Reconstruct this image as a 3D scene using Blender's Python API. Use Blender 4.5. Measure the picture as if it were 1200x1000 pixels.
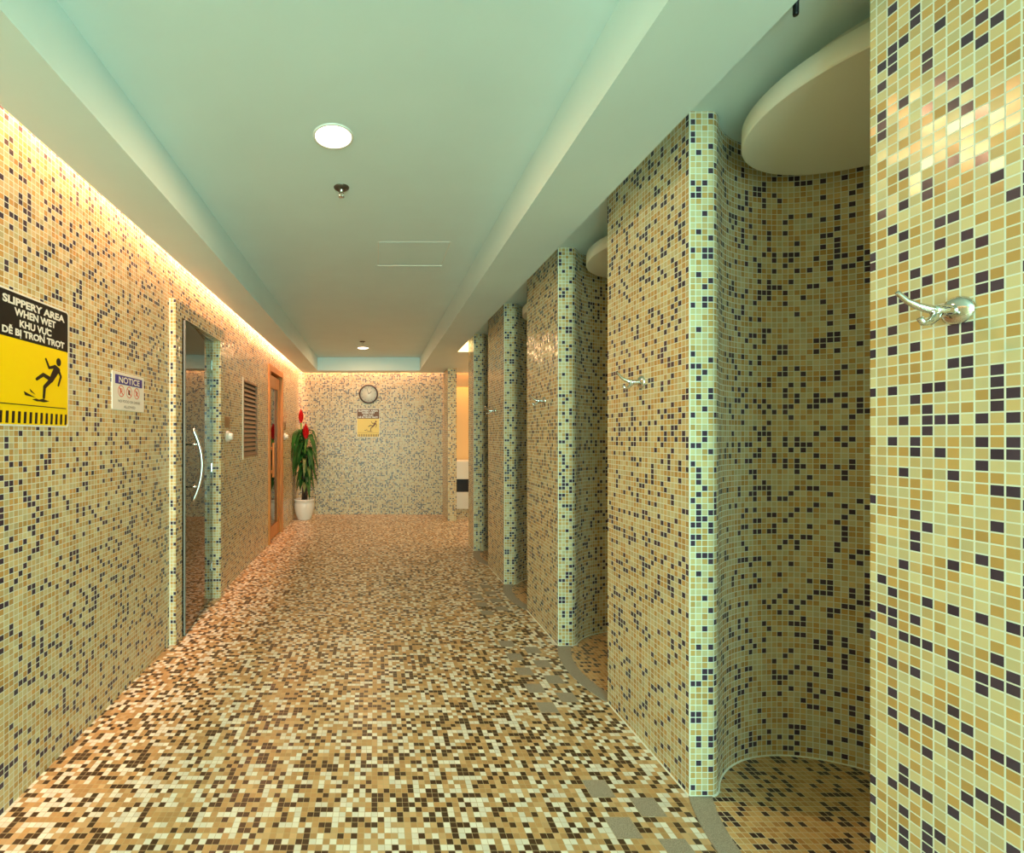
import bpy, math, random
from mathutils import Vector, Matrix
random.seed(7)
D = bpy.data
C = bpy.context.scene.collection
for o in list(D.objects): D.objects.remove(o)
PI = math.pi
P = 0.0229                    # mosaic pitch
F_PX = 560.0                  # focal length in pixels of a 1200 px wide frame
VPX, VPY = 440.0, 512.0

# ------------------------------------------------------------------ camera
sc = bpy.context.scene
cam = D.objects.new('camera', D.cameras.new('camera')); C.objects.link(cam)
cam.location = (0, 0, 1.35); cam.rotation_euler = (PI/2, 0, 0)
cam.data.sensor_fit = 'HORIZONTAL'; cam.data.sensor_width = 36
cam.data.lens = 36*F_PX/1200
cam.data.shift_x = (600-VPX)/1200; cam.data.shift_y = (VPY-500)/1200
cam.data.clip_start = 0.02
sc.camera = cam
sc.view_settings.view_transform = 'Standard'; sc.view_settings.look = 'None'
sc.view_settings.exposure = -0.08; sc.view_settings.gamma = 1
sc.view_settings.use_curve_mapping = False

# ------------------------------------------------------------------ world + lights
w = D.worlds.new('world'); sc.world = w; w.use_nodes = True
w.node_tree.nodes['Background'].inputs[0].default_value = (0.62, 0.95, 0.90, 1)
w.node_tree.nodes['Background'].inputs[1].default_value = 1.5

def area(name, loc, rot, sx, sy, power, col, spread=None):
    l = D.lights.new(name, 'AREA'); l.shape = 'RECTANGLE'; l.size = sx; l.size_y = sy
    l.energy = power; l.color = col
    if spread: l.spread = spread
    o = D.objects.new(name, l); C.objects.link(o); o.location = loc; o.rotation_euler = rot
    return o
WARM = (1.0, 0.52, 0.20)
COVE = (1.0, 0.43, 0.25)
SOFTWARM = (1.0, 0.66, 0.36)
# daylight coming in through the big window behind the camera
area('window_daylight', (0, -3.10, 1.45), (PI/2, 0, 0), 2.2, 2.2, 265, (0.53, 1.0, 0.91))
# LED strips hidden in the ceiling coves
area('cove_strip_left', (-1.272, 3.6, 2.70), (0, 0, 0), 0.05, 9.4, 135, COVE)
area('cove_strip_far', (-0.1, 8.225, 2.70), (0, 0, 0), 2.2, 0.05, 24, COVE)
area('cove_strip_passage', (2.2, 8.25, 2.70), (0, 0, 0), 2.0, 0.05, 9, COVE)
area('passage_cove', (1.45, 6.02, 2.54), (math.radians(50), 0, 0), 0.7, 0.05, 8, WARM)
area('passage_wall_washer', (2.0, 8.42, 2.40), (0, 0, 0), 1.8, 0.08, 9, WARM)
area('passage_room_lamp', (2.2, 7.2, 2.44), (0, 0, 0), 0.3, 0.3, 20, SOFTWARM)

# ------------------------------------------------------------------ helpers
def link(name, mesh, mats, parent=None, smooth=False):
    o = D.objects.new(name, mesh); C.objects.link(o)
    for m in (mats if isinstance(mats, (list, tuple)) else [mats]): mesh.materials.append(m)
    if parent is not None: o.parent = parent
    if smooth:
        for p in mesh.polygons: p.use_smooth = True
    return o
class MB:
    def __init__(s): s.v = []; s.f = []; s.uv = []; s.mi = []; s.sm = []
    def face(s, pts, uv=None, mi=0, sm=False):
        b = len(s.v); s.v += [tuple(p) for p in pts]; s.f.append(list(range(b, b+len(pts))))
        s.uv.append(uv if uv else [(0, 0)]*len(pts)); s.mi.append(mi); s.sm.append(sm)
    def idx(s, verts, faces, mi=0, sm=True):
        b = len(s.v); s.v += [tuple(p) for p in verts]
        for f in faces:
            s.f.append([b+i for i in f]); s.uv.append([(0, 0)]*len(f)); s.mi.append(mi); s.sm.append(sm)
    def box(s, x0, x1, y0, y1, z0, z1, mi=0):
        v = [(x0,y0,z0),(x1,y0,z0),(x1,y1,z0),(x0,y1,z0),(x0,y0,z1),(x1,y0,z1),(x1,y1,z1),(x0,y1,z1)]
        for q in ((0,3,2,1),(4,5,6,7),(0,1,5,4),(1,2,6,5),(2,3,7,6),(3,0,4,7)):
            pts = [v[i] for i in q]
            dx = len({p[0] for p in pts}) == 1; dy = len({p[1] for p in pts}) == 1
            uv = [((p[1], p[2]) if dx else (p[0], p[2]) if dy else (p[0], p[1])) for p in pts]
            s.face(pts, uv, mi)
    def tube(s, path, r, n=10, mi=0, caps=True):
        path = [Vector(p) for p in path]; rs = r if isinstance(r, (list, tuple)) else [r]*len(path)
        vs = []; fs = []; up = None
        for i, p in enumerate(path):
            t = (path[min(i+1, len(path)-1)] - path[max(i-1, 0)]).normalized()
            if up is None: up = t.orthogonal().normalized()
            up = (up - t*up.dot(t)).normalized(); sd = t.cross(up)
            for k in range(n):
                a = 2*PI*k/n; vs.append(p + (up*math.cos(a) + sd*math.sin(a))*rs[i])
        for i in range(len(path)-1):
            for k in range(n):
                fs.append((i*n+k, i*n+(k+1) % n, (i+1)*n+(k+1) % n, (i+1)*n+k))
        if caps: fs.append(list(range(n))[::-1]); fs.append([(len(path)-1)*n+k for k in range(n)])
        s.idx(vs, fs, mi)
    def lathe(s, prof, M=None, n=32, mi=0):          # prof: (r, h) along local z
        M = M or Matrix(); vs = []; fs = []
        for r, h in prof:
            for k in range(n):
                a = 2*PI*k/n; vs.append(M @ Vector((r*math.cos(a), r*math.sin(a), h)))
        for i in range(len(prof)-1):
            for k in range(n): fs.append((i*n+k, i*n+(k+1) % n, (i+1)*n+(k+1) % n, (i+1)*n+k))
        s.idx(vs, fs, mi)
    def prism(s, pts, y0, y1, mi=0):                  # 2D (x,z) polygon, front at y0 (towards -Y)
        a = sum(pts[i][0]*pts[(i+1) % len(pts)][1]-pts[(i+1) % len(pts)][0]*pts[i][1] for i in range(len(pts)))
        if a < 0: pts = pts[::-1]
        s.face([(x, y0, z) for x, z in pts], None, mi)
        for i in range(len(pts)):
            (a0, b0), (a1, b1) = pts[i], pts[(i+1) % len(pts)]
            s.face([(a1,y0,b1),(a0,y0,b0),(a0,y1,b0),(a1,y1,b1)], None, mi)
    def build(s, name, mats, parent=None, bevel=0, weld=False, recalc=False):
        me = D.meshes.new(name); me.from_pydata(s.v, [], s.f)
        ul = me.uv_layers.new(name='UVMap'); k = 0
        for f, uv in zip(s.f, s.uv):
            for j in range(len(f)): ul.data[k].uv = uv[j]; k += 1
        for p, mi, sm in zip(me.polygons, s.mi, s.sm): p.material_index = mi; p.use_smooth = sm
        if weld or bevel or recalc:
            import bmesh
            bm = bmesh.new(); bm.from_mesh(me)
            bmesh.ops.remove_doubles(bm, verts=bm.verts, dist=1e-5)
            if recalc: bmesh.ops.recalc_face_normals(bm, faces=bm.faces)
            bm.to_mesh(me); bm.free()
        me.update()
        o = link(name, me, mats, parent)
        if bevel:
            b = o.modifiers.new('bevel', 'BEVEL'); b.width = bevel; b.segments = 2; b.limit_method = 'ANGLE'
        return o
def empty(name, loc, rz=0, label=None, cat=None, group=None):
    o = D.objects.new(name, None); C.objects.link(o); o.location = loc; o.rotation_euler = (0, 0, rz)
    o.empty_display_size = 0.05
    if label: tag(o, label, cat, group)
    return o
def tag(o, label, cat, group=None):
    o['label'] = label; o['category'] = cat
    if group: o['group'] = group
    return o
def struct(o, label=None):
    o['kind'] = 'structure'
    if label: o['label'] = label
    return o
def copy_tree(o, parent=None):
    c = o.copy(); C.objects.link(c)
    if parent is not None: c.parent = parent
    for ch in [x for x in D.objects if x.parent == o]:
        if ch != c: copy_tree(ch, c)
    return c

# ------------------------------------------------------------------ materials
def S(c):                                              # sRGB 0-255 -> linear
    return tuple(((v/255)/12.92 if v/255 <= 0.04045 else ((v/255+0.055)/1.055)**2.4) for v in c)+(1,)
def mat(name, col, rough=0.5, metal=0.0, noise=0, nscale=20, coat=0, bump=0, spec=0.5):
    m = D.materials.new(name); m.use_nodes = True; nt = m.node_tree; b = nt.nodes['Principled BSDF']
    c = S(col) if max(col) > 1 else tuple(col)+(1,)
    b.inputs['Base Color'].default_value = c; b.inputs['Roughness'].default_value = rough
    b.inputs['Metallic'].default_value = metal; b.inputs['Coat Weight'].default_value = coat
    b.inputs['Specular IOR Level'].default_value = spec
    if noise or bump:
        tc = nt.nodes.new('ShaderNodeTexCoord'); n = nt.nodes.new('ShaderNodeTexNoise')
        n.inputs['Scale'].default_value = nscale; n.inputs['Detail'].default_value = 6
        nt.links.new(tc.outputs['Object'], n.inputs['Vector'])
        if noise:
            r = nt.nodes.new('ShaderNodeValToRGB')
            r.color_ramp.elements[0].position = 0.3; r.color_ramp.elements[1].position = 0.7
            r.color_ramp.elements[0].color = tuple(v*(1-noise) for v in c[:3])+(1,)
            r.color_ramp.elements[1].color = tuple(min(1, v*(1+noise)) for v in c[:3])+(1,)
            nt.links.new(n.outputs['Fac'], r.inputs['Fac']); nt.links.new(r.outputs['Color'], b.inputs['Base Color'])
        if bump:
            bp = nt.nodes.new('ShaderNodeBump'); bp.inputs['Strength'].default_value = bump
            bp.inputs['Distance'].default_value = 0.002
            nt.links.new(n.outputs['Fac'], bp.inputs['Height']); nt.links.new(bp.outputs['Normal'], b.inputs['Normal'])
    return m

def mosaic(name, cols, grout, off=(0, 0), gw=0.135, rough=0.20, jitter=0.05, seed=0.0, grough=0.7, vary=0.12):
    """cols = [(cumulative start, colour)...]; square glass mosaic in UV metres"""
    m = D.materials.new(name); m.use_nodes = True; nt = m.node_tree; N = nt.nodes; L = nt.links
    b = N['Principled BSDF']
    def vm(op, a, c=None, **k):
        n = N.new('ShaderNodeVectorMath'); n.operation = op
        for i, x in enumerate((a, c)):
            if x is None: continue
            if isinstance(x, (tuple, list)): n.inputs[i].default_value = x
            else: L.new(x, n.inputs[i])
        return n.outputs[0]
    def ma(op, a, c=None):
        n = N.new('ShaderNodeMath'); n.operation = op
        for i, x in enumerate((a, c)):
            if x is None: continue
            if isinstance(x, (int, float)): n.inputs[i].default_value = x
            else: L.new(x, n.inputs[i])
        return n.outputs[0]
    uv = N.new('ShaderNodeUVMap'); uv.uv_map = 'UVMap'
    v = vm('SUBTRACT', uv.outputs[0], (off[0], off[1], 0))
    v = vm('MULTIPLY', v, (1/P, 1/P, 0))
    cell = vm('ADD', vm('FLOOR', v), (seed+.5, seed*1.7+.5, 0)); fr = vm('FRACTION', v)
    wn = N.new('ShaderNodeTexWhiteNoise'); wn.noise_dimensions = '3D'; L.new(cell, wn.inputs['Vector'])
    # neighbouring tiles copy each other now and then, which gives the short runs of dark tiles
    ramp = N.new('ShaderNodeValToRGB'); ramp.color_ramp.interpolation = 'CONSTANT'
    e = ramp.color_ramp.elements
    e[0].position = 0; e[0].color = S(cols[0][1]); e[1].position = cols[1][0]; e[1].color = S(cols[1][1])
    for p_, c_ in cols[2:]: q = e.new(p_); q.color = S(c_)
    L.new(wn.outputs['Value'], ramp.inputs['Fac'])
    wn2 = N.new('ShaderNodeTexWhiteNoise'); L.new(vm('ADD', cell, (31.3, 17.9, 5)), wn2.inputs['Vector'])
    hs = N.new('ShaderNodeHueSaturation'); L.new(ramp.outputs['Color'], hs.inputs['Color'])
    L.new(ma('ADD', ma('MULTIPLY', wn2.outputs['Value'], vary*2), 1-vary), hs.inputs['Value'])
    sp = N.new('ShaderNodeSeparateXYZ'); L.new(fr, sp.inputs[0])
    ex = ma('MINIMUM', sp.outputs[0], ma('SUBTRACT', 1.0, sp.outputs[0]))
    ey = ma('MINIMUM', sp.outputs[1], ma('SUBTRACT', 1.0, sp.outputs[1]))
    mk = ma('GREATER_THAN', ma('MINIMUM', ex, ey), gw/2)
    mix = N.new('ShaderNodeMix'); mix.data_type = 'RGBA'
    L.new(mk, mix.inputs['Factor']); mix.inputs['A'].default_value = S(grout); L.new(hs.outputs['Color'], mix.inputs['B'])
    L.new(mix.outputs['Result'], b.inputs['Base Color'])
    L.new(ma('ADD', ma('MULTIPLY', mk, rough-grough), grough), b.inputs['Roughness'])
    g = N.new('ShaderNodeNewGeometry')
    j = vm('MULTIPLY', vm('SUBTRACT', wn2.outputs['Color'], (.5, .5, .5)), (jitter*2,)*3)
    nz = vm('NORMALIZE', vm('ADD', g.outputs['Normal'], j)); L.new(nz, b.inputs['Normal'])
    return m

WALLC = [(0, (204,188,142)), (.30, (204,176,122)), (.56, (192,152,90)), (.815, (68,54,68))]
GROUT = (216,220,204)
m_wall = mosaic('wall_mosaic', WALLC, GROUT)
m_far = mosaic('far_wall_mosaic', [(0, (206,192,150)), (.30, (206,180,130)), (.52, (190,156,100)), (.77, (70,58,66))], GROUT, seed=40, rough=.32)
m_part = mosaic('partition_mosaic', WALLC, GROUT, seed=11)
FLC = [(0, (232,229,214)), (.30, (204,170,122)), (.46, (190,150,98)), (.72, (74,52,32))]
m_floor = mosaic('floor_mosaic', FLC, (196,176,136), off=(0.855, 1.833), rough=0.30, jitter=0.03, seed=3, gw=0.07)
m_showerfloor = mosaic('shower_floor_mosaic', [(0, (208,168,110)), (.42, (190,142,84)), (.72, (62,42,42))], (220,206,172),
                       off=(0.855, 1.833), rough=0.3, seed=23, gw=0.12)
m_stone = mat('grey_stone', (160,150,132), 0.6, noise=0.35, nscale=300)
m_paint = mat('ceiling_paint', (212,231,228), 0.55, noise=0.02, nscale=3)
m_orangewall = mat('apricot_wall_paint', (232,196,140), 0.6)
m_bead = mat('white_sealant', (230,230,212), 0.4)
m_white = mat('white_gloss', (232,232,222), 0.25)
m_disc = mat('disc_white', (226,224,208), 0.5)
m_chrome = mat('polished_chrome', (215,215,210), 0.10, 1.0)
m_steel = mat('brushed_steel', (205,208,200), 0.28, 1.0)
m_bronze = mat('dull_nickel', (110,104,92), 0.4, 0.8)
m_channel = mat('grey_channel', (120,122,112), 0.5)
m_black = mat('black_plastic', (22,22,24), 0.4)
m_dark = mat('dark_brown_plastic', (60,40,32), 0.35)
m_plaque = mat('bronze_plaque', (150,108,58), 0.35, 0.4)
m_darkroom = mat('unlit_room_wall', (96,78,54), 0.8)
m_slat = mat('louvre_brown', (156,124,92), 0.5)
m_led = D.materials.new('lamp_glow'); m_led.use_nodes = True
_b = m_led.node_tree.nodes['Principled BSDF']; _b.inputs['Emission Color'].default_value = (1, .80, .58, 1); _b.inputs['Emission Strength'].default_value = 9
m_yellow = mat('sign_yellow', (250,212,0), 0.3)
m_signblack = mat('sign_black', (34,28,24), 0.3)
m_signwhite = mat('sign_white', (232,230,222), 0.3)
m_paleyellow = mat('pale_yellow', (244,220,130), 0.5)  # far sign only: paler yellow, and brown instead of black below
m_signbrown = mat('sign_brown', (120,84,60), 0.5)
m_blue = mat('notice_blue', (44,40,140), 0.3)
m_red = mat('notice_red', (214,96,76), 0.35)
m_greytext = mat('notice_grey', (120,124,118), 0.4)
m_leaf = mat('leaf_green', (40,92,34), 0.4, noise=.5, nscale=9)
m_leafold = mat('leaf_olive', (96,112,52), 0.45, noise=.3, nscale=9)
m_stemg = mat('flower_stem_green', (120,160,60), 0.5)
m_redflower = mat('red_bract', (225,20,24), 0.5)
m_trunk = mat('trunk_brown', (70,52,38), 0.8, noise=.4, nscale=40, bump=.6)
m_soil = mat('potting_soil', (54,38,28), 0.9, noise=.4, nscale=60)
def wood():
    m = D.materials.new('oak_wood'); m.use_nodes = True; nt = m.node_tree; b = nt.nodes['Principled BSDF']
    tc = nt.nodes.new('ShaderNodeTexCoord'); mp = nt.nodes.new('ShaderNodeMapping'); mp.inputs['Scale'].default_value = (30, 30, 1.5)
    n = nt.nodes.new('ShaderNodeTexNoise'); n.inputs['Scale'].default_value = 2; n.inputs['Detail'].default_value = 8
    r = nt.nodes.new('ShaderNodeValToRGB'); r.color_ramp.elements[0].color = S((176,104,40)); r.color_ramp.elements[1].color = S((222,150,72))
    r.color_ramp.elements[0].position = .3; r.color_ramp.elements[1].position = .7
    nt.links.new(tc.outputs['Object'], mp.inputs[0]); nt.links.new(mp.outputs[0], n.inputs['Vector']); nt.links.new(n.outputs['Fac'], r.inputs[0])
    nt.links.new(r.outputs[0], b.inputs['Base Color']); b.inputs['Roughness'].default_value = .35
    return m
m_wood = wood()
def glass(name, tint, ior):
    m = D.materials.new(name); m.use_nodes = True; nt = m.node_tree; N = nt.nodes; L = nt.links
    N.remove(N['Principled BSDF']); out = N['Material Output']
    t = N.new('ShaderNodeBsdfTransparent'); t.inputs[0].default_value = tint
    g = N.new('ShaderNodeBsdfGlossy'); g.inputs['Roughness'].default_value = 0.02; g.inputs[0].default_value = (.95, .95, .9, 1)
    f = N.new('ShaderNodeFresnel'); f.inputs[0].default_value = ior
    mx = N.new('ShaderNodeMixShader'); L.new(f.outputs[0], mx.inputs[0]); L.new(t.outputs[0], mx.inputs[1]); L.new(g.outputs[0], mx.inputs[2])
    L.new(mx.outputs[0], out.inputs[0]); return m
m_glass = glass('door_glass', (.45, .50, .42, 1), 2.3)
m_window = glass('window_glass', (.95, 1, .97, 1), 1.45)

# ------------------------------------------------------------------ key dimensions
XL, XR = -1.335, 1.177        # left wall face, face of the shower partitions
YF = 8.30                     # far wall
ZS, ZC, ZT = 2.45, 2.57, 2.67  # soffit underside, shower ceiling, tray ceiling
YB = -3.2
R_SH, CX, DC = 0.49, 1.70, -0.26   # shower radius, centre x, centre y relative to partition front
PITCH = 1.287
FR = [1.791 + PITCH*k for k in range(-2, 4)]      # partition fronts: -0.783, .504, 1.791, 3.078, 4.365, 5.652
TOP = 2.78

# ------------------------------------------------------------------ structure
# floor with two staggered rows of grey stone squares in front of every shower
mb = MB()
x0, x1, y0, y1 = -3.2, 3.3, YB, 8.75
mb.face([(x0,y0,0),(x1,y0,0),(x1,y1,0),(x0,y1,0)], [(x0,y0),(x1,y0),(x1,y1),(x0,y1)])
for k in range(-2, 3):
    ys = 1.833 + 56*P*k
    for i in range(9):
        yc = ys - i*4*P; xc = 0.855 + (6*P if i % 2 else 0)
        h = 2*P - 0.0010
        q = [(xc-h,yc-h),(xc+h,yc-h),(xc+h,yc+h),(xc-h,yc+h)]
        mb.face([(a, b, 0.0006) for a, b in q], q, 1)
struct(mb.build('floor', [m_floor, m_stone]))

# ceiling: raised tray, dropped soffit ring with cove gaps
mb = MB()
TX0, TX1, TY1 = -0.965, 0.738, 7.95
SX0, SX1, SY1 = -1.245, 1.064, 8.20
def q4(mb, a, b, c, d): mb.face([a, b, c, d], None)
q4(mb, (TX0,YB,ZT),(TX0,TY1,ZT),(TX1,TY1,ZT),(TX1,YB,ZT))
q4(mb, (TX0,YB,ZS),(TX0,TY1,ZS),(TX0,TY1,ZT),(TX0,YB,ZT))
q4(mb, (TX1,YB,ZS),(TX1,YB,ZT),(TX1,TY1,ZT),(TX1,TY1,ZS))
q4(mb, (TX0,TY1,ZS),(TX1,TY1,ZS),(TX1,TY1,ZT),(TX0,TY1,ZT))
q4(mb, (SX0,YB,ZS),(SX0,SY1,ZS),(TX0,SY1,ZS),(TX0,YB,ZS))
q4(mb, (TX0,TY1,ZS),(TX0,SY1,ZS),(TX1,SY1,ZS),(TX1,TY1,ZS))
q4(mb, (TX1,YB,ZS),(TX1,SY1,ZS),(SX1,SY1,ZS),(SX1,YB,ZS))
q4(mb, (SX0,YB,ZS),(SX0,YB,TOP),(SX0,SY1,TOP),(SX0,SY1,ZS))
q4(mb, (SX0,SY1,ZS),(SX0,SY1,TOP),(SX1,SY1,TOP),(SX1,SY1,ZS))
q4(mb, (SX1,YB,ZS),(SX1,6.19,ZS),(SX1,6.19,ZC),(SX1,YB,ZC))
# cove lids
q4(mb, (XL-.02,YB,TOP),(XL-.02,YF+.05,TOP),(SX0,YF+.05,TOP),(SX0,YB,TOP))
q4(mb, (SX0,SY1,TOP),(SX0,YF+.05,TOP),(3.3,YF+.05,TOP),(3.3,SY1,TOP))
# soffit over the passage, with its front drop
q4(mb, (SX1,6.19,ZS),(SX1,SY1,ZS),(3.3,SY1,ZS),(3.3,6.19,ZS))
q4(mb, (SX1,6.19,ZS),(3.3,6.19,ZS),(3.3,6.19,ZC),(SX1,6.19,ZC))
q4(mb, (SX1,SY1,ZS),(SX1,SY1,TOP),(3.3,SY1,TOP),(3.3,SY1,ZS))
q4(mb, (1.30,8.30,TOP),(3.3,8.30,TOP),(3.3,8.7,TOP),(1.30,8.7,TOP))
struct(mb.build('ceiling', m_paint))
mb = MB()
mb.box(SX1, 3.3, YB, 6.19, ZC, ZC+.05)
struct(mb.build('ceiling_shower', m_paint))

# left wall, with openings
D1 = (3.20, 4.00, 0.0, 2.15); D2 = (6.00, 6.76, 0.0, 2.20); VT = (4.83, 5.41, 1.14, 1.93)
def wall_holes(mb, X, Y0, Y1, Z0, Z1, holes, depth):
    ys = sorted({Y0, Y1, *[h[0] for h in holes], *[h[1] for h in holes]})
    zs = sorted({Z0, Z1, *[h[2] for h in holes], *[h[3] for h in holes]})
    for a, b in zip(ys, ys[1:]):
        for c, d in zip(zs, zs[1:]):
            if any(h[0] <= a and b <= h[1] and h[2] <= c and d <= h[3] for h in holes): continue
            mb.face([(X,a,c),(X,b,c),(X,b,d),(X,a,d)], [(a,c),(b,c),(b,d),(a,d)])
    for h in holes:
        a, b, c, d = h; I = X-depth
        mb.face([(X,a,c),(X,a,d),(I,a,d),(I,a,c)], [(0,c),(0,d),(depth,d),(depth,c)])
        mb.face([(X,b,c),(I,b,c),(I,b,d),(X,b,d)], [(0,c),(depth,c),(depth,d),(0,d)])
        mb.face([(X,a,d),(X,b,d),(I,b,d),(I,a,d)], [(a,0),(b,0),(b,depth),(a,depth)])
        if c > 0: mb.face([(X,a,c),(I,a,c),(I,b,c),(X,b,c)], [(a,0),(a,depth),(b,depth),(b,0)])
mb = MB(); wall_holes(mb, XL, YB, YF, 0, TOP, [D1, D2, VT], 0.12)
struct(mb.build('wall_left', m_wall))
# far wall (stands behind the left end of the passage too)
mb = MB(); mb.box(XL-.1, 1.165, YF, YF+.12, 0, TOP)
struct(mb.build('wall_far', m_far))
# short return at the far right end, in line with the shower partitions
mb = MB(); mb.box(1.165, 1.302, 7.675, YF+.12, 0, ZS)
o = mb.build('wall_right', m_part); struct(o)
# right-hand wall behind the camera, wall behind the camera with its window
mb = MB(); mb.box(XR, 2.4, YB, FR[0]+DC, 0, ZC); struct(mb.build('wall_right_near', m_part))
mb = MB()
for b in ((-1.5, -1.15, 0, TOP), (1.15, 2.4, 0, TOP), (-1.15, 1.15, 0, .3), (-1.15, 1.15, 2.42, TOP)):
    mb.box(b[0], b[1], YB-.15, YB, b[2], b[3])
struct(mb.build('wall_behind', m_far))
win = empty('window_1', (0, YB-.07, .3)); struct(win)
mb = MB()
for a, b, c, d in ((-1.15,-1.09,0,2.12),(1.09,1.15,0,2.12),(-.03,.03,0,2.12),(-1.15,1.15,0,.06),(-1.15,1.15,2.06,2.12)):
    mb.box(a, b, -.03, .03, c, d)
mb.build('window_frame', m_white, win)
mb = MB(); mb.box(-1.09, 1.09, -.004, .004, .06, 2.06); mb.build('window_pane', m_window, win)
# passage room
mb = MB(); mb.box(1.302, 3.2, 8.30, 8.34, 2.22, TOP); mb.box(1.302, 3.3, 8.62, 8.72, 0, TOP); mb.box(3.2, 3.3, 5.9, 8.62, 0, ZS)
struct(mb.build('wall_passage', m_orangewall))
# unlit rooms behind the two doors
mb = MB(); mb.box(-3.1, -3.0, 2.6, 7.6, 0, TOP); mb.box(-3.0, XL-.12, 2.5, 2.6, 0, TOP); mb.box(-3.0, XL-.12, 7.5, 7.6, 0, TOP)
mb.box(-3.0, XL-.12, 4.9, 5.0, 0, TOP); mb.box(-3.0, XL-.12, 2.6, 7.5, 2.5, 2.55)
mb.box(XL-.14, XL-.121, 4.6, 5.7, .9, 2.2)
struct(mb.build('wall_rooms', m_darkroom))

# ------------------------------------------------------------------ shower partitions
def outline(F, last=False):
    pts = [(XR, F), (1.262, F)]
    cy = F + DC
    # rounded nose into the round shower
    a_join = math.atan2(1.858-1.791+0.26, 1.335-CX)   # angle on near circle
    a_join = math.acos((1.335-CX)/R_SH)
    jx, jy = CX+R_SH*math.cos(a_join), cy+R_SH*math.sin(a_join)
    p0 = Vector((1.262, F)); p1 = Vector((1.292, F+.004)); p2 = Vector((jx, jy))
    for i in range(1, 7):
        t = i/6; p = p0*(1-t)**2 + p1*2*t*(1-t) + p2*t*t; pts.append((p.x, p.y))
    n = 36
    for i in range(1, n+1):
        a = a_join*(1-i/n); pts.append((CX+R_SH*math.cos(a), cy+R_SH*math.sin(a)))
    pts.append((2.3, cy))
    if last:
        pts += [(2.3, 5.985), (XR-.012, 5.985)]
        pts[0] = (XR-.012, F)
        return pts
    cy2 = cy + PITCH
    pts.append((2.3, cy2)); pts.append((CX+R_SH, cy2))
    a_end = -math.acos((1.413-CX)/R_SH)               # on far circle, near side
    for i in range(1, n+1):
        a = a_end*i/n; pts.append((CX+R_SH*math.cos(a), cy2+R_SH*math.sin(a)))
    pts += [(1.40, F+.633), (XR, F+.633)]
    return pts
def partition(F, last=False):
    pts = outline(F, last); mb = MB(); u = 0
    n = len(pts)
    for i in range(n):
        a, b = pts[i], pts[(i+1) % n]
        l = math.dist(a, b)
        u0, u1 = u, u+l; u = u1
        if i == n-1: u0, u1 = -l, 0                    # left face counts back from the front corner
        curved = 2 <= i < n-2 and l < .09
        mb.face([(a[0],a[1],0),(b[0],b[1],0),(b[0],b[1],ZC),(a[0],a[1],ZC)], [(u0,0),(u1,0),(u1,ZC),(u0,ZC)], 0, curved)
    o = mb.build('shower_partition', m_part)
    # weld for smooth shading while keeping corner uvs
    import bmesh
    bm = bmesh.new(); bm.from_mesh(o.data); bmesh.ops.remove_doubles(bm, verts=bm.verts, dist=1e-5)
    for e in bm.edges:
        if len(e.link_faces) == 2 and e.calc_face_angle(0) > math.radians(28): e.smooth = False
    bm.to_mesh(o.data); bm.free()
    # white bead where tile meets floor, and corner bead
    bd = MB()
    for i in range(n):
        if i in (n-2, n-3): continue
        a, b = Vector(pts[i]), Vector(pts[(i+1) % n]); d = (b-a).normalized(); nn = Vector((d.y, -d.x))*0.005
        a2, b2 = a+nn, b+nn
        bd.face([(a2.x,a2.y,.0015),(b2.x,b2.y,.0015),(b.x,b.y,.006),(a.x,a.y,.006)])
    bd.box(pts[0][0]-.0015, pts[0][0]+.003, F-.0015, F+.003, 0, ZC)
    bd.build('sealant_bead', m_bead, o)
    return o
names = [None,
 'nearest mosaic tiled shower partition filling the right edge, with a chrome hook close to the camera',
 'second mosaic shower partition from the camera, between the large open shower and the second shower',
 'third mosaic shower partition from the camera, halfway down the right side',
 'fourth mosaic shower partition from the camera, narrow and before the last shower',
 'farthest mosaic shower partition on the right, ending at the passage to the next room']
for k, F in enumerate(FR):
    o = partition(F, k == 5)
    tag(o, names[k] or 'mosaic shower partition standing behind the camera position', 'shower partition', 'mosaic partitions between the showers')

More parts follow.
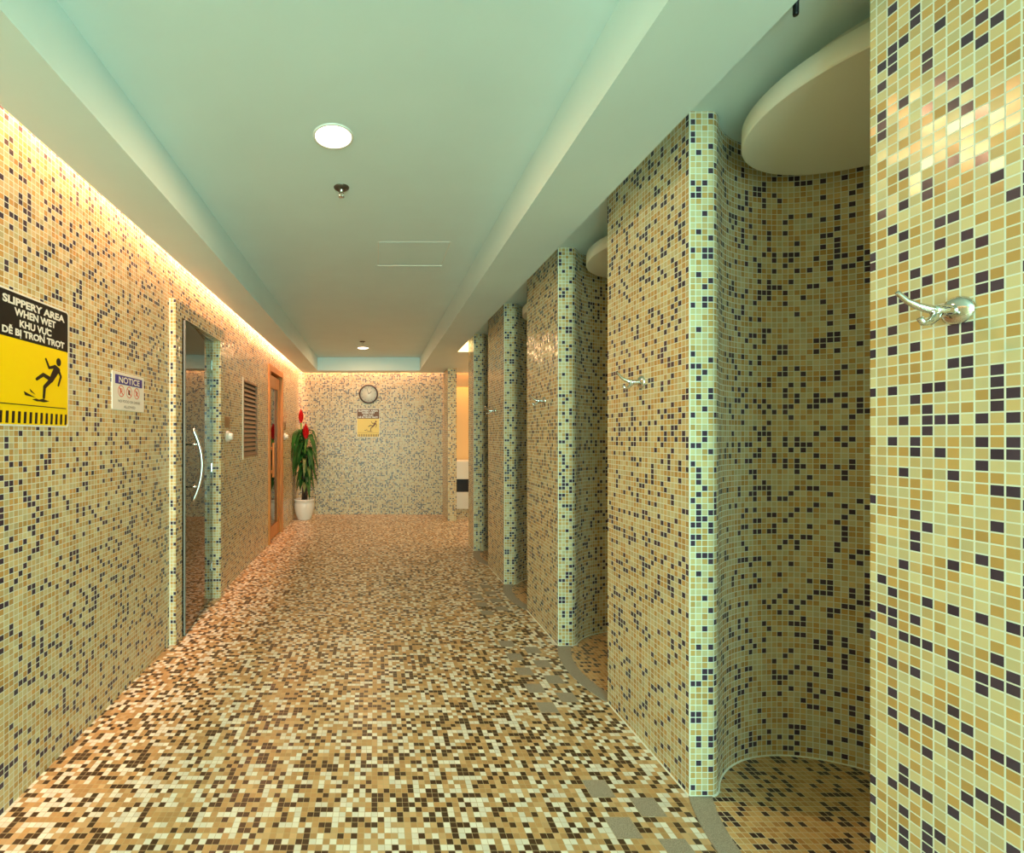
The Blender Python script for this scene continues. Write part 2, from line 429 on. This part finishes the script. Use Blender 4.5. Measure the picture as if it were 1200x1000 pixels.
# shower floors and stone thresholds
def arcpts(yc, xside, bulge, half, n=24):
    R = (half*half+bulge*bulge)/(2*bulge); c = xside-bulge+R
    out = []
    for i in range(n+1):
        y = -half+2*half*i/n; out.append((c-math.sqrt(R*R-y*y), yc+y))
    return out
thr = ['nearest grey stone curved threshold at the foot of the large open shower',
       'second grey stone curved threshold from the camera, at the second shower',
       'third grey stone curved threshold, at the small shower opening down the right side',
       'farthest grey stone curved threshold, at the last shower before the passage']
for k in range(1, 5):
    yc = (FR[k]+.633 + FR[k+1])/2; half = (FR[k+1]-FR[k]-.633)/2
    outer = arcpts(yc, XR-.004, .068, half); inner = arcpts(yc, 1.262, .082, half)
    mb = MB()
    for i in range(len(outer)-1):
        a, b, c, d = outer[i], inner[i], inner[i+1], outer[i+1]
        mb.face([(a[0],a[1],.004),(b[0],b[1],.004),(c[0],c[1],.004),(d[0],d[1],.004)])
        mb.face([(a[0],a[1],-.004),(a[0],a[1],.004),(d[0],d[1],.004),(d[0],d[1],-.004)])
        mb.face([(b[0],b[1],.004),(b[0],b[1],-.004),(c[0],c[1],-.004),(c[0],c[1],.004)])
    o = mb.build('shower_threshold', m_stone, weld=True)
    tag(o, thr[k-1], 'threshold', 'stone thresholds of the showers')
    mb = MB(); cy = FR[k+1]+DC
    pts = list(inner) + [(1.30, FR[k+1])]
    a0 = math.acos((1.335-CX)/R_SH)
    pts += [(CX+R_SH*math.cos(a0*(1-i/30)), cy+R_SH*math.sin(a0*(1-i/30))) for i in range(31)]
    a1 = math.acos((1.413-CX)/R_SH)
    pts += [(CX+R_SH*math.cos(-a1*i/30), cy+R_SH*math.sin(-a1*i/30)) for i in range(1, 31)]
    pts = [p for p in pts]
    mb.face([(x, y, .002) for x, y in pts], pts)
    struct(mb.build('floor_shower', m_showerfloor))

# hanging round ceiling discs
dl = ['large white round ceiling disc hanging in the nearest shower at upper right',
      'white round ceiling disc hanging in the second shower, half hidden by a partition',
      'white round ceiling disc hanging in the third shower down the row', 'white round ceiling disc hanging in the last shower']
for k in range(1, 5):
    cy = FR[k+1]+DC
    t = empty('ceiling_disc', (CX, cy, 2.415), 0, dl[k-1], 'ceiling disc', 'round discs hanging in the showers')
    mb = MB(); r = .419
    mb.lathe([(0.0001,0),(r-.004,0),(r,.004),(r,.066),(r-.004,.07),(.0001,.07)], n=96)
    ob = mb.build('disc_panel', m_disc, t, weld=True); 
    for p in ob.data.polygons: p.use_smooth = len(p.vertices) == 4 and abs(p.normal.z) < .5
    mb = MB(); mb.lathe([(.30,.07),(.30,ZC-2.415)], n=64); mb.build('hanger_drum', m_disc, t)

# small black sensor on shower ceiling
mb = MB(); mb.lathe([(.0001,-.047),(.006,-.047),(.007,-.042),(.007,-.008),(.010,-.005),(.010,0)], Matrix.Translation((1.170, 1.33, ZC)), n=16)
tag(mb.build('ceiling_sensor', m_black), 'small black stub hanging from the ceiling above the nearest shower', 'sensor')

# robe hooks
def hook():
    t = empty('robe_hook', (0, 0, 0))
    mb = MB(); R = Matrix.Rotation(PI/2, 4, 'X')
    mb.lathe([(.0001,.014),(.012,.013),(.022,.009),(.0285,.003),(.0285,0)], R, n=32); mb.build('base_plate', m_chrome, t)
    mb = MB(); mb.lathe([(.011,.010),(.011,.045),(.009,.050),(.0001,.052)], R, n=20); mb.build('hub', m_chrome, t)
    mb = MB()
    mb.tube([(0,-.040,0),(.004,-.055,.004),(.010,-.070,.012),(.018,-.082,.024),(.026,-.089,.040),(.029,-.090,.046)], [.009,.0085,.007,.0055,.005,.0045], 12)
    mb.build('upper_prong', m_chrome, t)
    mb = MB()
    mb.tube([(0,-.040,-.003),(-.002,-.050,-.016),(-.004,-.062,-.026),(-.006,-.076,-.027),(-.008,-.085,-.018)], [.009,.008,.0065,.0055,.0055], 12)
    mb.build('lower_prong', m_chrome, t)
    return t
h0 = hook(); hl = ['chrome robe hook nearest the camera, on the partition at the right edge',
     'chrome robe hook on the partition beyond the large open shower', 'chrome robe hook on the third partition from the camera',
     'smallest chrome robe hook, farthest down the right side']
for k, (y, z) in enumerate(((.965, 1.605), (2.113, 1.592), (3.33, 1.60), (4.71, 1.605))):
    h = h0 if k == 0 else copy_tree(h0)
    h.location = (XR-.001, y, z); h.rotation_euler = (0, 0, -PI/2)
    if k: h.scale = (-1, 1, 1)
    tag(h, hl[k], 'hook', 'chrome hooks on the shower partitions')
h0.scale = (-1, 1, 1)

# ------------------------------------------------------------------ ceiling fittings
def downlight(y, label, x=-.185):
    t = empty('downlight', (x, y, ZT), 0, label, 'ceiling light', 'round downlights in the ceiling')
    mb = MB(); mb.lathe([(.078,-.001),(.080,-.005),(.088,-.004),(.090,0)], n=48); mb.build('trim_ring', m_white, t)
    mb = MB(); mb.lathe([(.0001,-.002),(.079,-.002)], n=48); mb.build('lamp_lens', m_led, t)
    l = D.lights.new('downlight_beam', 'AREA'); l.shape = 'DISK'; l.size = .15; l.energy = 18; l.color = (1, .55, .27)
    o = D.objects.new('downlight_beam', l); C.objects.link(o); o.parent = t; o.location = (0, 0, -.008)
    return t
downlight(2.10, 'large round glowing downlight in the ceiling nearest the camera')
downlight(7.10, 'small distant round downlight in the ceiling near the far wall')
downlight(-2.4, 'round downlight in the ceiling behind the camera position')
def sprinkler(x, y, label):
    t = empty('fire_sprinkler', (x, y, ZT), 0, label, 'sprinkler', 'fire sprinklers in the ceiling')
    mb = MB(); mb.lathe([(.012,-.012),(.030,-.010),(.040,-.003),(.041,0)], n=32); mb.build('escutcheon', m_bronze, t)
    mb = MB(); mb.lathe([(.009,0),(.009,-.022),(.006,-.026)], n=16); mb.tube([(.008,0,-.022),(.012,0,-.036),(.003,0,-.05)], .002, 8); mb.tube([(-.008,0,-.022),(-.012,0,-.036),(-.003,0,-.05)], .002, 8)
    mb.build('frame_arms', m_chrome, t)
    mb = MB(); mb.lathe([(.0001,-.052),(.015,-.052),(.015,-.050),(.0001,-.050)], n=24); mb.build('deflector', m_chrome, t)
sprinkler(-.18, 2.53, 'fire sprinkler just beyond the near downlight')
sprinkler(-.18, 6.62, 'tiny distant fire sprinkler just before the far downlight')
mb = MB()
px0, px1, py0, py1 = .022, .505, 3.235, 3.68
t = empty('access_panel', (0, 0, ZT), 0, 'square white access panel flush in the tray ceiling', 'access panel')
mb.box(px0+.004, px1-.004, py0+.004, py1-.004, -.0012, -.0002); mb.build('hatch', m_paint, t)
mb = MB()
for a, b, c, d in ((px0-.004,px0,py0,py1),(px1,px1+.004,py0,py1),(px0-.004,px1+.004,py0-.004,py0),(px0-.004,px1+.004,py1,py1+.006)): mb.box(a, b, c, d, -.004 if c == py1 else -.001, 0)
mb.build('edge_trim', m_white, t)

# ------------------------------------------------------------------ glass door
d = empty('door_1', (XL, 3.6, 0)); struct(d, 'frameless glass door in a mosaic surround with a bowed steel handle')
mb = MB(); XP = .040
mb.box(0, XP, -.50, -.40, 0, 2.25); mb.box(0, XP, .40, .50, 0, 2.25); mb.box(0, XP, -.40, .40, 2.15, 2.25)
mb.box(-.12, 0.0, .398, .40, 0, 2.15)
sr = mb.build('surround', m_wall, d)
mb = MB(); mb.box(0, .005, -.503, -.499, 0, 2.25); mb.build('corner_bead', m_bead, d)
leaf = None
mb = MB(); mb.box(-.005, .005, -.755, .0, .012, 2.138); leaf = mb.build('glass_panel', m_glass, d)
leaf.location = (-.029, .385, 0); leaf.rotation_euler = (0, 0, math.radians(5.6))
mb = MB(); mb.box(-.006, .006, -.765, -.755, .012, 2.138); mb.build('edge_channel', m_channel, leaf)
mb = MB(); mb.box(-.05,-.012,-.40,.398,2.142,2.15); mb.build('head_channel', m_steel, d)
mb = MB(); pth = []
for i in range(25):
    s_ = -1+2*i/24; pth.append((.038+.062*(1-s_*s_), -.70, 1.154+.249*s_))
mb.tube(pth, .0125, 14); mb.build('bow_handle', m_steel, leaf)
for z in (1.297, 1.005):
    mb = MB(); mb.tube([(.005,-.70,z),(.080,-.70,z)], .006, 10); mb.build('handle_post', m_chrome, leaf)
for z in (1.94, 1.095, .28):
    mb = MB(); mb.box(-.012, .012, -.03, .010, z-.04, z+.04); mb.build('hinge', m_chrome, leaf, bevel=.003)

# ------------------------------------------------------------------ wooden glazed door
d = empty('door_2', (XL, 6.38, 0)); struct(d, 'oak framed glazed door with a vertical wooden pull handle')
mb = MB()
mb.box(-.11, .022, -.44, -.375, 0, 2.26); mb.box(-.11, .022, .375, .44, 0, 2.26); mb.box(-.11, .022, -.375, .375, 2.18, 2.26)
mb.build('door_frame', m_wood, d, bevel=.003)
mb = MB()
mb.box(-.06, -.02, -.365, -.265, .01, 2.15); mb.box(-.06, -.02, .255, .365, .01, 2.15)
mb.box(-.06, -.02, -.265, .255, 1.99, 2.15); mb.box(-.06, -.02, -.265, .255, .01, .17)
lf = mb.build('door_leaf', m_wood, d, bevel=.003)
mb = MB(); mb.box(-.044, -.036, -.265, .255, .17, 1.99); mb.build('glass_pane', m_glass, lf)
mb = MB(); mb.box(.02, .045, -.30, -.24, .83, 1.27); mb.box(-.02,.02,-.285,-.255,.88,.92); mb.box(-.02,.02,-.285,-.255,1.18,1.22)
mb.build('pull_handle', m_wood, lf, bevel=.006)

# ------------------------------------------------------------------ louvred vent in the left wall
t = empty('louvred_vent', (XL, 5.12, 1.14), 0, 'tall brown louvred vent panel set into the left wall between the two doors', 'vent')
mb = MB(); mb.box(-.03, -.025, -.285, .285, .005, .785); mb.build('back_panel', m_dark, t)
mb = MB()
for a, b, c, e in ((-.29,-.272,0,.79),(.272,.29,0,.79),(-.272,.272,0,.018),(-.272,.272,.772,.79)): mb.box(-.02, .003, a, b, c, e)
mb.build('frame', m_slat, t)
for i in range(16):
    z = .024+i*.0468
    mb = MB(); mb.face([(-.002,-.272,z),(-.002,.272,z),(-.014,.272,z+.026),(-.014,-.272,z+.026)])
    mb.face([(-.002,-.272,z-.003),(-.014,-.272,z+.023),(-.014,.272,z+.023),(-.002,.272,z-.003)])
    mb.face([(-.002,-.272,z-.003),(-.002,.272,z-.003),(-.002,.272,z),(-.002,-.272,z)])
    mb.build('slat', m_slat, t)
mb = MB(); mb.box(XL-.001, XL+.005, 4.79, 4.828, 1.12, 1.95)
mb.build('edge_strip', m_bead, None).name = 'vent_edge'
e = D.objects['vent_edge']; e.parent = t; e.matrix_parent_inverse = Matrix.Translation((-XL, -5.12, -1.14)); e.name = 'edge_strip'

# plaques and thermostat dials
for y, z, w_, h_, l1, l2 in ((4.262, 1.482, .20, .095, 'bronze coloured plaque above the dial beside the glass door', 'round white control dial on the left wall right after the glass door'),
                     (7.03, 1.508, .13, .10, 'small brown plaque above the dial beside the wooden door', 'round white control dial on the left wall beyond the wooden door')):
    mb = MB(); mb.box(XL, XL+.006, y-w_/2, y+w_/2, z-h_/2, z+h_/2)
    tag(mb.build('wall_plaque', m_plaque, bevel=.001), l1, 'plaque', 'plaques beside the doors')
    t = empty('control_dial', (XL, y+.03 if y < 5 else y-.02, 1.352), 0, l2, 'control dial', 'control dials beside the doors')
    mb = MB(); mb.lathe([(.0001,.022),(.045,.022),(.052,.016),(.052,0)], Matrix.Rotation(PI/2, 4, 'Y'), n=32); mb.build('dial_base', m_white, t)
    mb = MB(); mb.lathe([(.0001,.055),(.024,.055),(.030,.050),(.032,.022)], Matrix.Rotation(PI/2, 4, 'Y'), n=28); mb.build('knob', m_white, t)

# ------------------------------------------------------------------ signs
def text_polys(body, bold=0.0):
    cu = D.curves.new('t', 'FONT'); cu.body = body; cu.size = 1; cu.offset = bold; cu.align_x = 'LEFT'; cu.resolution_u = 4
    ob = D.objects.new('t', cu); C.objects.link(ob)
    dg = bpy.context.evaluated_depsgraph_get(); me = ob.evaluated_get(dg).to_mesh()
    vs = [(v.co.x, v.co.y) for v in me.vertices]; fs = [list(p.vertices) for p in me.polygons]
    ob.evaluated_get(dg).to_mesh_clear(); D.objects.remove(ob); D.curves.remove(cu)
    return vs, fs
def lettering(mb, body, x0, x1, zb, cap, y, bold=.022):
    mk = {'Ơ': ('O','h'), 'Ợ': ('O','h.'), 'Ự': ('U','h.'), 'Ị': ('I','.'), 'Ễ': ('Ê','~')}
    marks = [mk.get(c, ('', ''))[1] for c in body]; body = ''.join(mk.get(c, (c,))[0] for c in body)
    vs, fs = text_polys(body, bold)
    if not vs: return
    cv, _ = text_polys('H', bold); ch = max(v[1] for v in cv)-min(v[1] for v in cv); base = min(v[1] for v in cv)
    mn, mx = min(v[0] for v in vs), max(v[0] for v in vs)
    sx = (x1-x0)/(mx-mn); sz = cap/ch
    V = [(x0+(a-mn)*sx, y, zb+(b-base)*sz) for a, b in vs]
    nf = []
    for f in fs:
        ar = sum(V[f[i]][0]*V[f[(i+1) % len(f)]][2]-V[f[(i+1) % len(f)]][0]*V[f[i]][2] for i in range(len(f)))
        nf.append(f if ar > 0 else f[::-1])
    mb.idx(V, nf, sm=False)
    for i, c in enumerate(marks):                     # horn and dot below of the Vietnamese vowels
        if not c: continue
        pv, _ = text_polys(body[:i+1], bold); xr = x0+(max(v[0] for v in pv)-mn)*sx; k = cap/.033
        ov, _ = text_polys(body[i], bold); wd = (max(v[0] for v in ov)-min(v[0] for v in ov))*sx
        if 'h' in c: mb.prism([(xr-.005*k,zb+cap*.86),(xr+.002*k,zb+cap*.90),(xr+.003*k,zb+cap*1.12),(xr+.009*k,zb+cap*1.12),(xr+.008*k,zb+cap*.84),(xr-.001*k,zb+cap*.70)], y-.00005, y+.0004)
        if '.' in c: mb.prism([(xr-wd/2+.0034*k*math.cos(q*PI/5), zb-cap*.17+.0034*k*math.sin(q*PI/5)) for q in range(10)], y-.00005, y+.0004)
        if '~' in c: mb.prism([(xr-wd/2-.009*k,zb+cap*1.22),(xr-wd/2-.005*k,zb+cap*1.36),(xr-wd/2+.003*k,zb+cap*1.26),(xr-wd/2+.009*k,zb+cap*1.38),(xr-wd/2+.005*k,zb+cap*1.16),(xr-wd/2-.003*k,zb+cap*1.26)], y-.00005, y+.0004)
def cap_line(a, b, ra, rb, n=8):
    ang = math.atan2(b[1]-a[1], b[0]-a[0]); out = []
    for i in range(n+1): t = ang+PI/2+PI*i/n; out.append((a[0]+ra*math.cos(t), a[1]+ra*math.sin(t)))
    for i in range(n+1): t = ang-PI/2+PI*i/n; out.append((b[0]+rb*math.cos(t), b[1]+rb*math.sin(t)))
    return out
def rrect(x0, x1, z0, z1, r, n=5):
    out = []
    for cx, cz, s in ((x1-r,z1-r,0),(x0+r,z1-r,1),(x0+r,z0+r,2),(x1-r,z0+r,3)):
        for i in range(n+1): t = PI/2*(s+i/n); out.append((cx+r*math.cos(t), cz+r*math.sin(t)))
    return out
def warning_sign(loc, rz, label, mY, mK, mW):
    t = empty('warning_sign', loc, rz, label, 'sign', 'slippery area warning signs')
    W, H = .40, .50
    mb = MB(); mb.prism(rrect(0, W, 0, H, .016), -.003, 0); mb.build('backing_plate', mW, t)
    mb = MB(); mb.prism([(p[0], p[1]) for p in rrect(.007, W-.007, .007, H-.007, .010) if p[1] < .3]+[(.007,.325),(W-.007,.325)][::1], -.0034, -.0030)
    m2 = MB(); m2.box(.007, W-.007, -.0034, -.003, .016, .325); m2.box(.016, W-.016, -.0034, -.003, .007, .016); m2.build('yellow_panel', mY, t)
    mb = MB(); mb.prism([(.007,.325),(W-.007,.325)]+[p for p in rrect(.007, W-.007, .3, H-.007, .012) if p[1] > .35], -.0035, -.003); mb.build('header_panel', mK, t)
    mb = MB()
    for s_, a, b, z, cp in (('SLIPPERY AREA', .030, .371, .4485, .0290), ('WHEN WET', .086, .314, .4115, .0290), ('KHU VỰC', .112, .288, .3725, .0275), ('DỄ BỊ TRƠN TRỢT', .028, .370, .3375, .0262)):
        lettering(mb, s_, a, b, z-.001, cp, -.0042, .042)
    mb.build('header_lettering', mW, t)
    mb = MB(); y0, y1 = -.0042, -.0034
    seg = [((.255,.275),(.275,.242),.0045,.0055),((.275,.242),(.310,.252),.0055,.007),((.310,.250),(.332,.240),.010,.010),((.332,.240),(.347,.215),.0065,.0055),
           ((.347,.215),(.331,.176),.0055,.0045),((.318,.238),(.287,.195),.017,.012),((.287,.195),(.240,.210),.0095,.0075),((.240,.210),(.203,.188),.0075,.006),
           ((.288,.195),(.247,.161),.0095,.008),((.247,.161),(.243,.119),.0075,.0065)]
    for k, (a, b, ra, rb) in enumerate(seg): mb.prism(cap_line(a, b, ra, rb), y0-.00004*k, y1)
    mb.prism([(.333+.0145*math.cos(i*PI/10), .274+.017*math.sin(i*PI/10)) for i in range(20)], y0, y1)
    for k, q in enumerate(([(.178,.106),(.200,.111),(.215,.108),(.238,.113),(.252,.109),(.276,.106),(.256,.101),(.240,.099),(.222,.101),(.205,.100)],
              [(.134,.134),(.141,.119),(.197,.114)], [(.165,.146),(.170,.135),(.195,.126)])): mb.prism(q, y0-.0001*k, y1)
    mb.build('falling_figure', mK, t)
    mb = MB(); mb.box(.018, .382, y0, y1, .080, .0835); mb.build('ground_line', mK, t)
    mb = MB()
    for i in range(13):
        x = .014+i*.0297; mb.prism([(x,.012),(x+.013,.012),(x+.016,.056),(x+.003,.056)], y0, y1)
    mb.build('hazard_stripes', mK, t)
warning_sign((XL, 1.675, 1.389), PI/2, 'large yellow and black slippery area warning sign on the left wall near the camera', m_yellow, m_signblack, m_signwhite)
warning_sign((-.326, YF, 1.338), 0, 'pale slippery area warning sign on the far wall below the clock', m_paleyellow, m_signbrown, m_signwhite)
t = empty('notice_sign', (XL, 2.417, 1.490), PI/2, 'small white notice sign with blue header and three red circles on the left wall', 'sign')
mb = MB(); mb.prism(rrect(0, .33, 0, .197, .006), -.004, 0); mb.build('backing_plate', m_signwhite, t)
mb = MB(); mb.box(.026, .308, -.0045, -.004, .135, .182); mb.build('header_panel', m_blue, t)
mb = MB(); lettering(mb, 'NOTICE', .060, .278, .142, .033, -.0052); mb.build('header_lettering', m_signwhite, t)
for k, cx in enumerate((.084, .165, .246)):
    mb = MB(); cz = .099; n = 32
    for i in range(n):
        a0, a1 = 2*PI*i/n, 2*PI*(i+1)/n; r0, r1 = .0265, .031
        mb.face([(cx+r0*math.cos(a0),-.0046,cz+r0*math.sin(a0)),(cx+r1*math.cos(a0),-.0046,cz+r1*math.sin(a0)),(cx+r1*math.cos(a1),-.0046,cz+r1*math.sin(a1)),(cx+r0*math.cos(a1),-.0046,cz+r0*math.sin(a1))])
    mb.prism(cap_line((cx-.019,cz+.019),(cx+.019,cz-.019),.0021,.0021), -.0050, -.0041)
    pc = mb.build('prohibition_circle', m_red, t)
    mb = MB()
    if k == 0: mb.prism([(cx-.012,cz-.014),(cx-.004,cz-.014),(cx+.002,cz+.015),(cx-.010,cz+.015)], -.0046, -.0041); mb.prism(cap_line((cx+.010,cz-.013),(cx+.007,cz+.014),.002,.002), -.0046, -.0041)
    if k == 1: mb.prism(rrect(cx-.009, cx+.009, cz-.014, cz+.012, .003), -.0046, -.0041)
    if k == 2:
        for a, b in (((-.002,.012),(-.002,.0)),((-.002,.0),(-.010,-.014)),((-.002,.0),(.008,-.013)),((-.002,.009),(.010,.003))): mb.prism(cap_line((cx+a[0],cz+a[1]),(cx+b[0],cz+b[1]),.003,.003), -.0046, -.0041)
    mb.build('pictogram', m_signblack if k == 1 else m_red, pc)
mb = MB(); lettering(mb, 'NO FOOD OR DRINK', .055, .285, .040, .014, -.0046, .015); lettering(mb, 'ALLOWED', .110, .230, .012, .014, -.0046, .015)
mb.build('small_lettering', m_greytext, t)

# clock
t = empty('wall_clock', (-.119, YF, 2.09), 0, 'round white faced wall clock with a dark rim on the far wall', 'clock')
R = Matrix.Rotation(PI/2, 4, 'X')
mb = MB(); mb.lathe([(.142,.030),(.146,.038),(.155,.040),(.163,.034),(.166,.020),(.164,0)], R, n=64); mb.build('rim', m_dark, t)
mb = MB(); mb.lathe([(.0001,.026),(.145,.026),(.145,0)], R, n=64); mb.build('dial', m_white, t)
for i in range(12):
    mb = MB(); a = i*PI/6; r0, r1 = (.108, .132)
    mb.prism(cap_line((r0*math.sin(a), r0*math.cos(a)), (r1*math.sin(a), r1*math.cos(a)), .003, .003, 3), -.0275, -.026)
    mb.build('hour_mark', m_greytext, t)
mb = MB(); mb.prism(cap_line((0,0),(.052,.045),.005,.003), -.030, -.0285); mb.build('hour_hand', m_black, t)
mb = MB(); mb.prism(cap_line((0,0),(-.03,.105),.004,.002), -.032, -.0305); mb.build('minute_hand', m_black, t)

# ------------------------------------------------------------------ potted plant
PX, PY = -1.162, 7.80
t = empty('potted_plant', (PX, PY, 0), 0, 'leafy plant with two red flower spikes in a white pot, in the far left corner', 'plant')
mb = MB(); mb.lathe([(.0001,.0),(.100,.0),(.108,.010),(.140,.10),(.160,.20),(.162,.26),(.152,.305),(.165,.312),(.168,.335),(.158,.340),(.148,.332),(.145,.30)], n=48); mb.build('pot', m_white, t)
mb = MB(); mb.lathe([(.0001,.305),(.150,.300)], n=32); mb.build('soil', m_soil, t)
mb = MB(); rnd = random.Random(3)
crowns = []
for i in range(9):
    a = rnd.uniform(0, 2*PI); r0 = rnd.uniform(.0, .045); h = rnd.uniform(.72, 1.38)
    bx, by = r0*math.cos(a)-.01, r0*math.sin(a)
    tx, ty = bx+rnd.uniform(-.04, .07), by*.4-rnd.uniform(-.02, .06)
    path = [(bx+(tx-bx)*s_**1.5, by+(ty-by)*s_**1.5, .30+(h-.30)*s_) for s_ in (0, .25, .5, .75, 1)]
    mb.tube(path, [.022, .020, .014, .010, .006], 8); crowns.append((tx, ty, h, path))
mb.build('trunk', m_trunk, t)
def leaf_blade(mb, base, az, length, width, lift, droop, mi=0):
    n = 9; rows = []
    d = Vector((math.cos(az), math.sin(az), 0)); sd = Vector((-d.y, d.x, 0))
    for i in range(n+1):
        s_ = i/n; r = length*(s_*.95 if s_ < .5 else .475+(s_-.5)*.62)
        z = lift*length*math.sin(min(s_*PI, PI))*1.0 - droop*length*s_**2.2
        w_ = width*math.sin(PI*min(1, .06+s_*.94))**.8*(1-.25*s_)
        c = Vector(base)+d*r+Vector((0, 0, z))
        rows.append((c-sd*w_+Vector((0,0,w_*.35)), c, c+sd*w_+Vector((0,0,w_*.35))))
    vs = [p for r in rows for p in r]
    vs = [Vector((max(p[0], XL-PX+.012), min(p[1], YF-PY-.01), p[2])) for p in vs]
    fs = []
    for i in range(n):
        for j in (0, 1): fs.append((i*3+j, i*3+j+1, i*3+j+4, i*3+j+3))
    mb.idx(vs, fs, mi)
mb = MB()
for tx, ty, h, path in crowns:
    for k in range(8):
        s_ = rnd.uniform(.42, 1); q = Vector(path[0]).lerp(Vector(path[-1]), s_)
        az = rnd.uniform(-PI, PI)
        leaf_blade(mb, q, az, rnd.uniform(.16, .30), rnd.uniform(.030, .052), rnd.uniform(.15, .6), rnd.uniform(.3, 1.1), 1 if rnd.random() < .25 else 0)
for az, h, L in ((-2.05,1.32,.46),(-2.0,1.12,.42),(-1.9,1.38,.36),(-2.1,.98,.36),(-.75,1.30,.34),(-.6,.92,.30),(-2.6,1.30,.22),(-2.2,1.36,.24),(-1.2,1.38,.26),(-.5,1.24,.33),(-.2,1.38,.30),(-.9,1.10,.34),(-1.8,1.20,.3),(-.3,1.02,.33)):
    leaf_blade(mb, (0, -.02, h), az, L, .062, .35, .75, 0)
mb.build('foliage', [m_leaf, m_leafold], t)
for x, z0, z1, r in ((-.045, 1.565, 1.80, .042), (.05, 1.30, 1.56, .050)):
    FY = -.05 if x < 0 else -.17
    mb = MB(); mb.tube([(x*.3,-.04,1.0),(x*.8,FY,(1.0+z0)/2),(x,FY,z0+.02)], .013, 8); fs_ = mb.build('flower_stem', m_stemg, t)
    mb = MB(); n = 11
    for i in range(n):
        s_ = i/(n-1); rr = r*math.sin(PI*(.16+.78*s_))*.75; zc = z0+(z1-z0)*s_*.86
        for k in range(7):
            a = k*2*PI/7+i*.45; c, s2 = math.cos(a), math.sin(a)
            p = Vector((x+rr*.4*c, FY+rr*.4*s2, zc)); tip = Vector((x+rr*1.35*c, FY+rr*1.35*s2, zc+.042)); sd = Vector((-s2, c, 0))*rr*.75
            mid = (p+tip)/2+Vector((c, s2, 0))*rr*.25-Vector((0,0,.004))
            mb.idx([p, mid-sd, tip, mid+sd], [(0,1,2,3)], sm=False)
        mb.lathe([(rr*.8, zc),(rr*.8, zc+.03)], Matrix.Translation((x, FY, 0)), n=10)
    mb.build('flower_spike', m_redflower, fs_)

# ------------------------------------------------------------------ washstand in the next room
t = empty('washstand', (2.0, 8.0, 0), 0, 'white washstand with a dark open shelf seen through the passage at the far right', 'washstand')
mb = MB(); mb.box(-.68, 1.1, 0, .60, .14, .42); mb.build('lower_cabinet', m_white, t, bevel=.004)
mb = MB(); mb.box(-.68, 1.1, .06, .60, .42, .64); mb.build('open_shelf', m_black, t)
mb = MB(); mb.box(-.69, 1.1, -.02, .60, .64, .66); mb.box(-.68, 1.1, 0, .60, .66, .94); mb.build('basin_front', m_white, t, bevel=.004)
mb = MB(); mb.box(-.66, 1.1, .03, .60, 0, .14); mb.build('tiled_plinth', m_far, t)
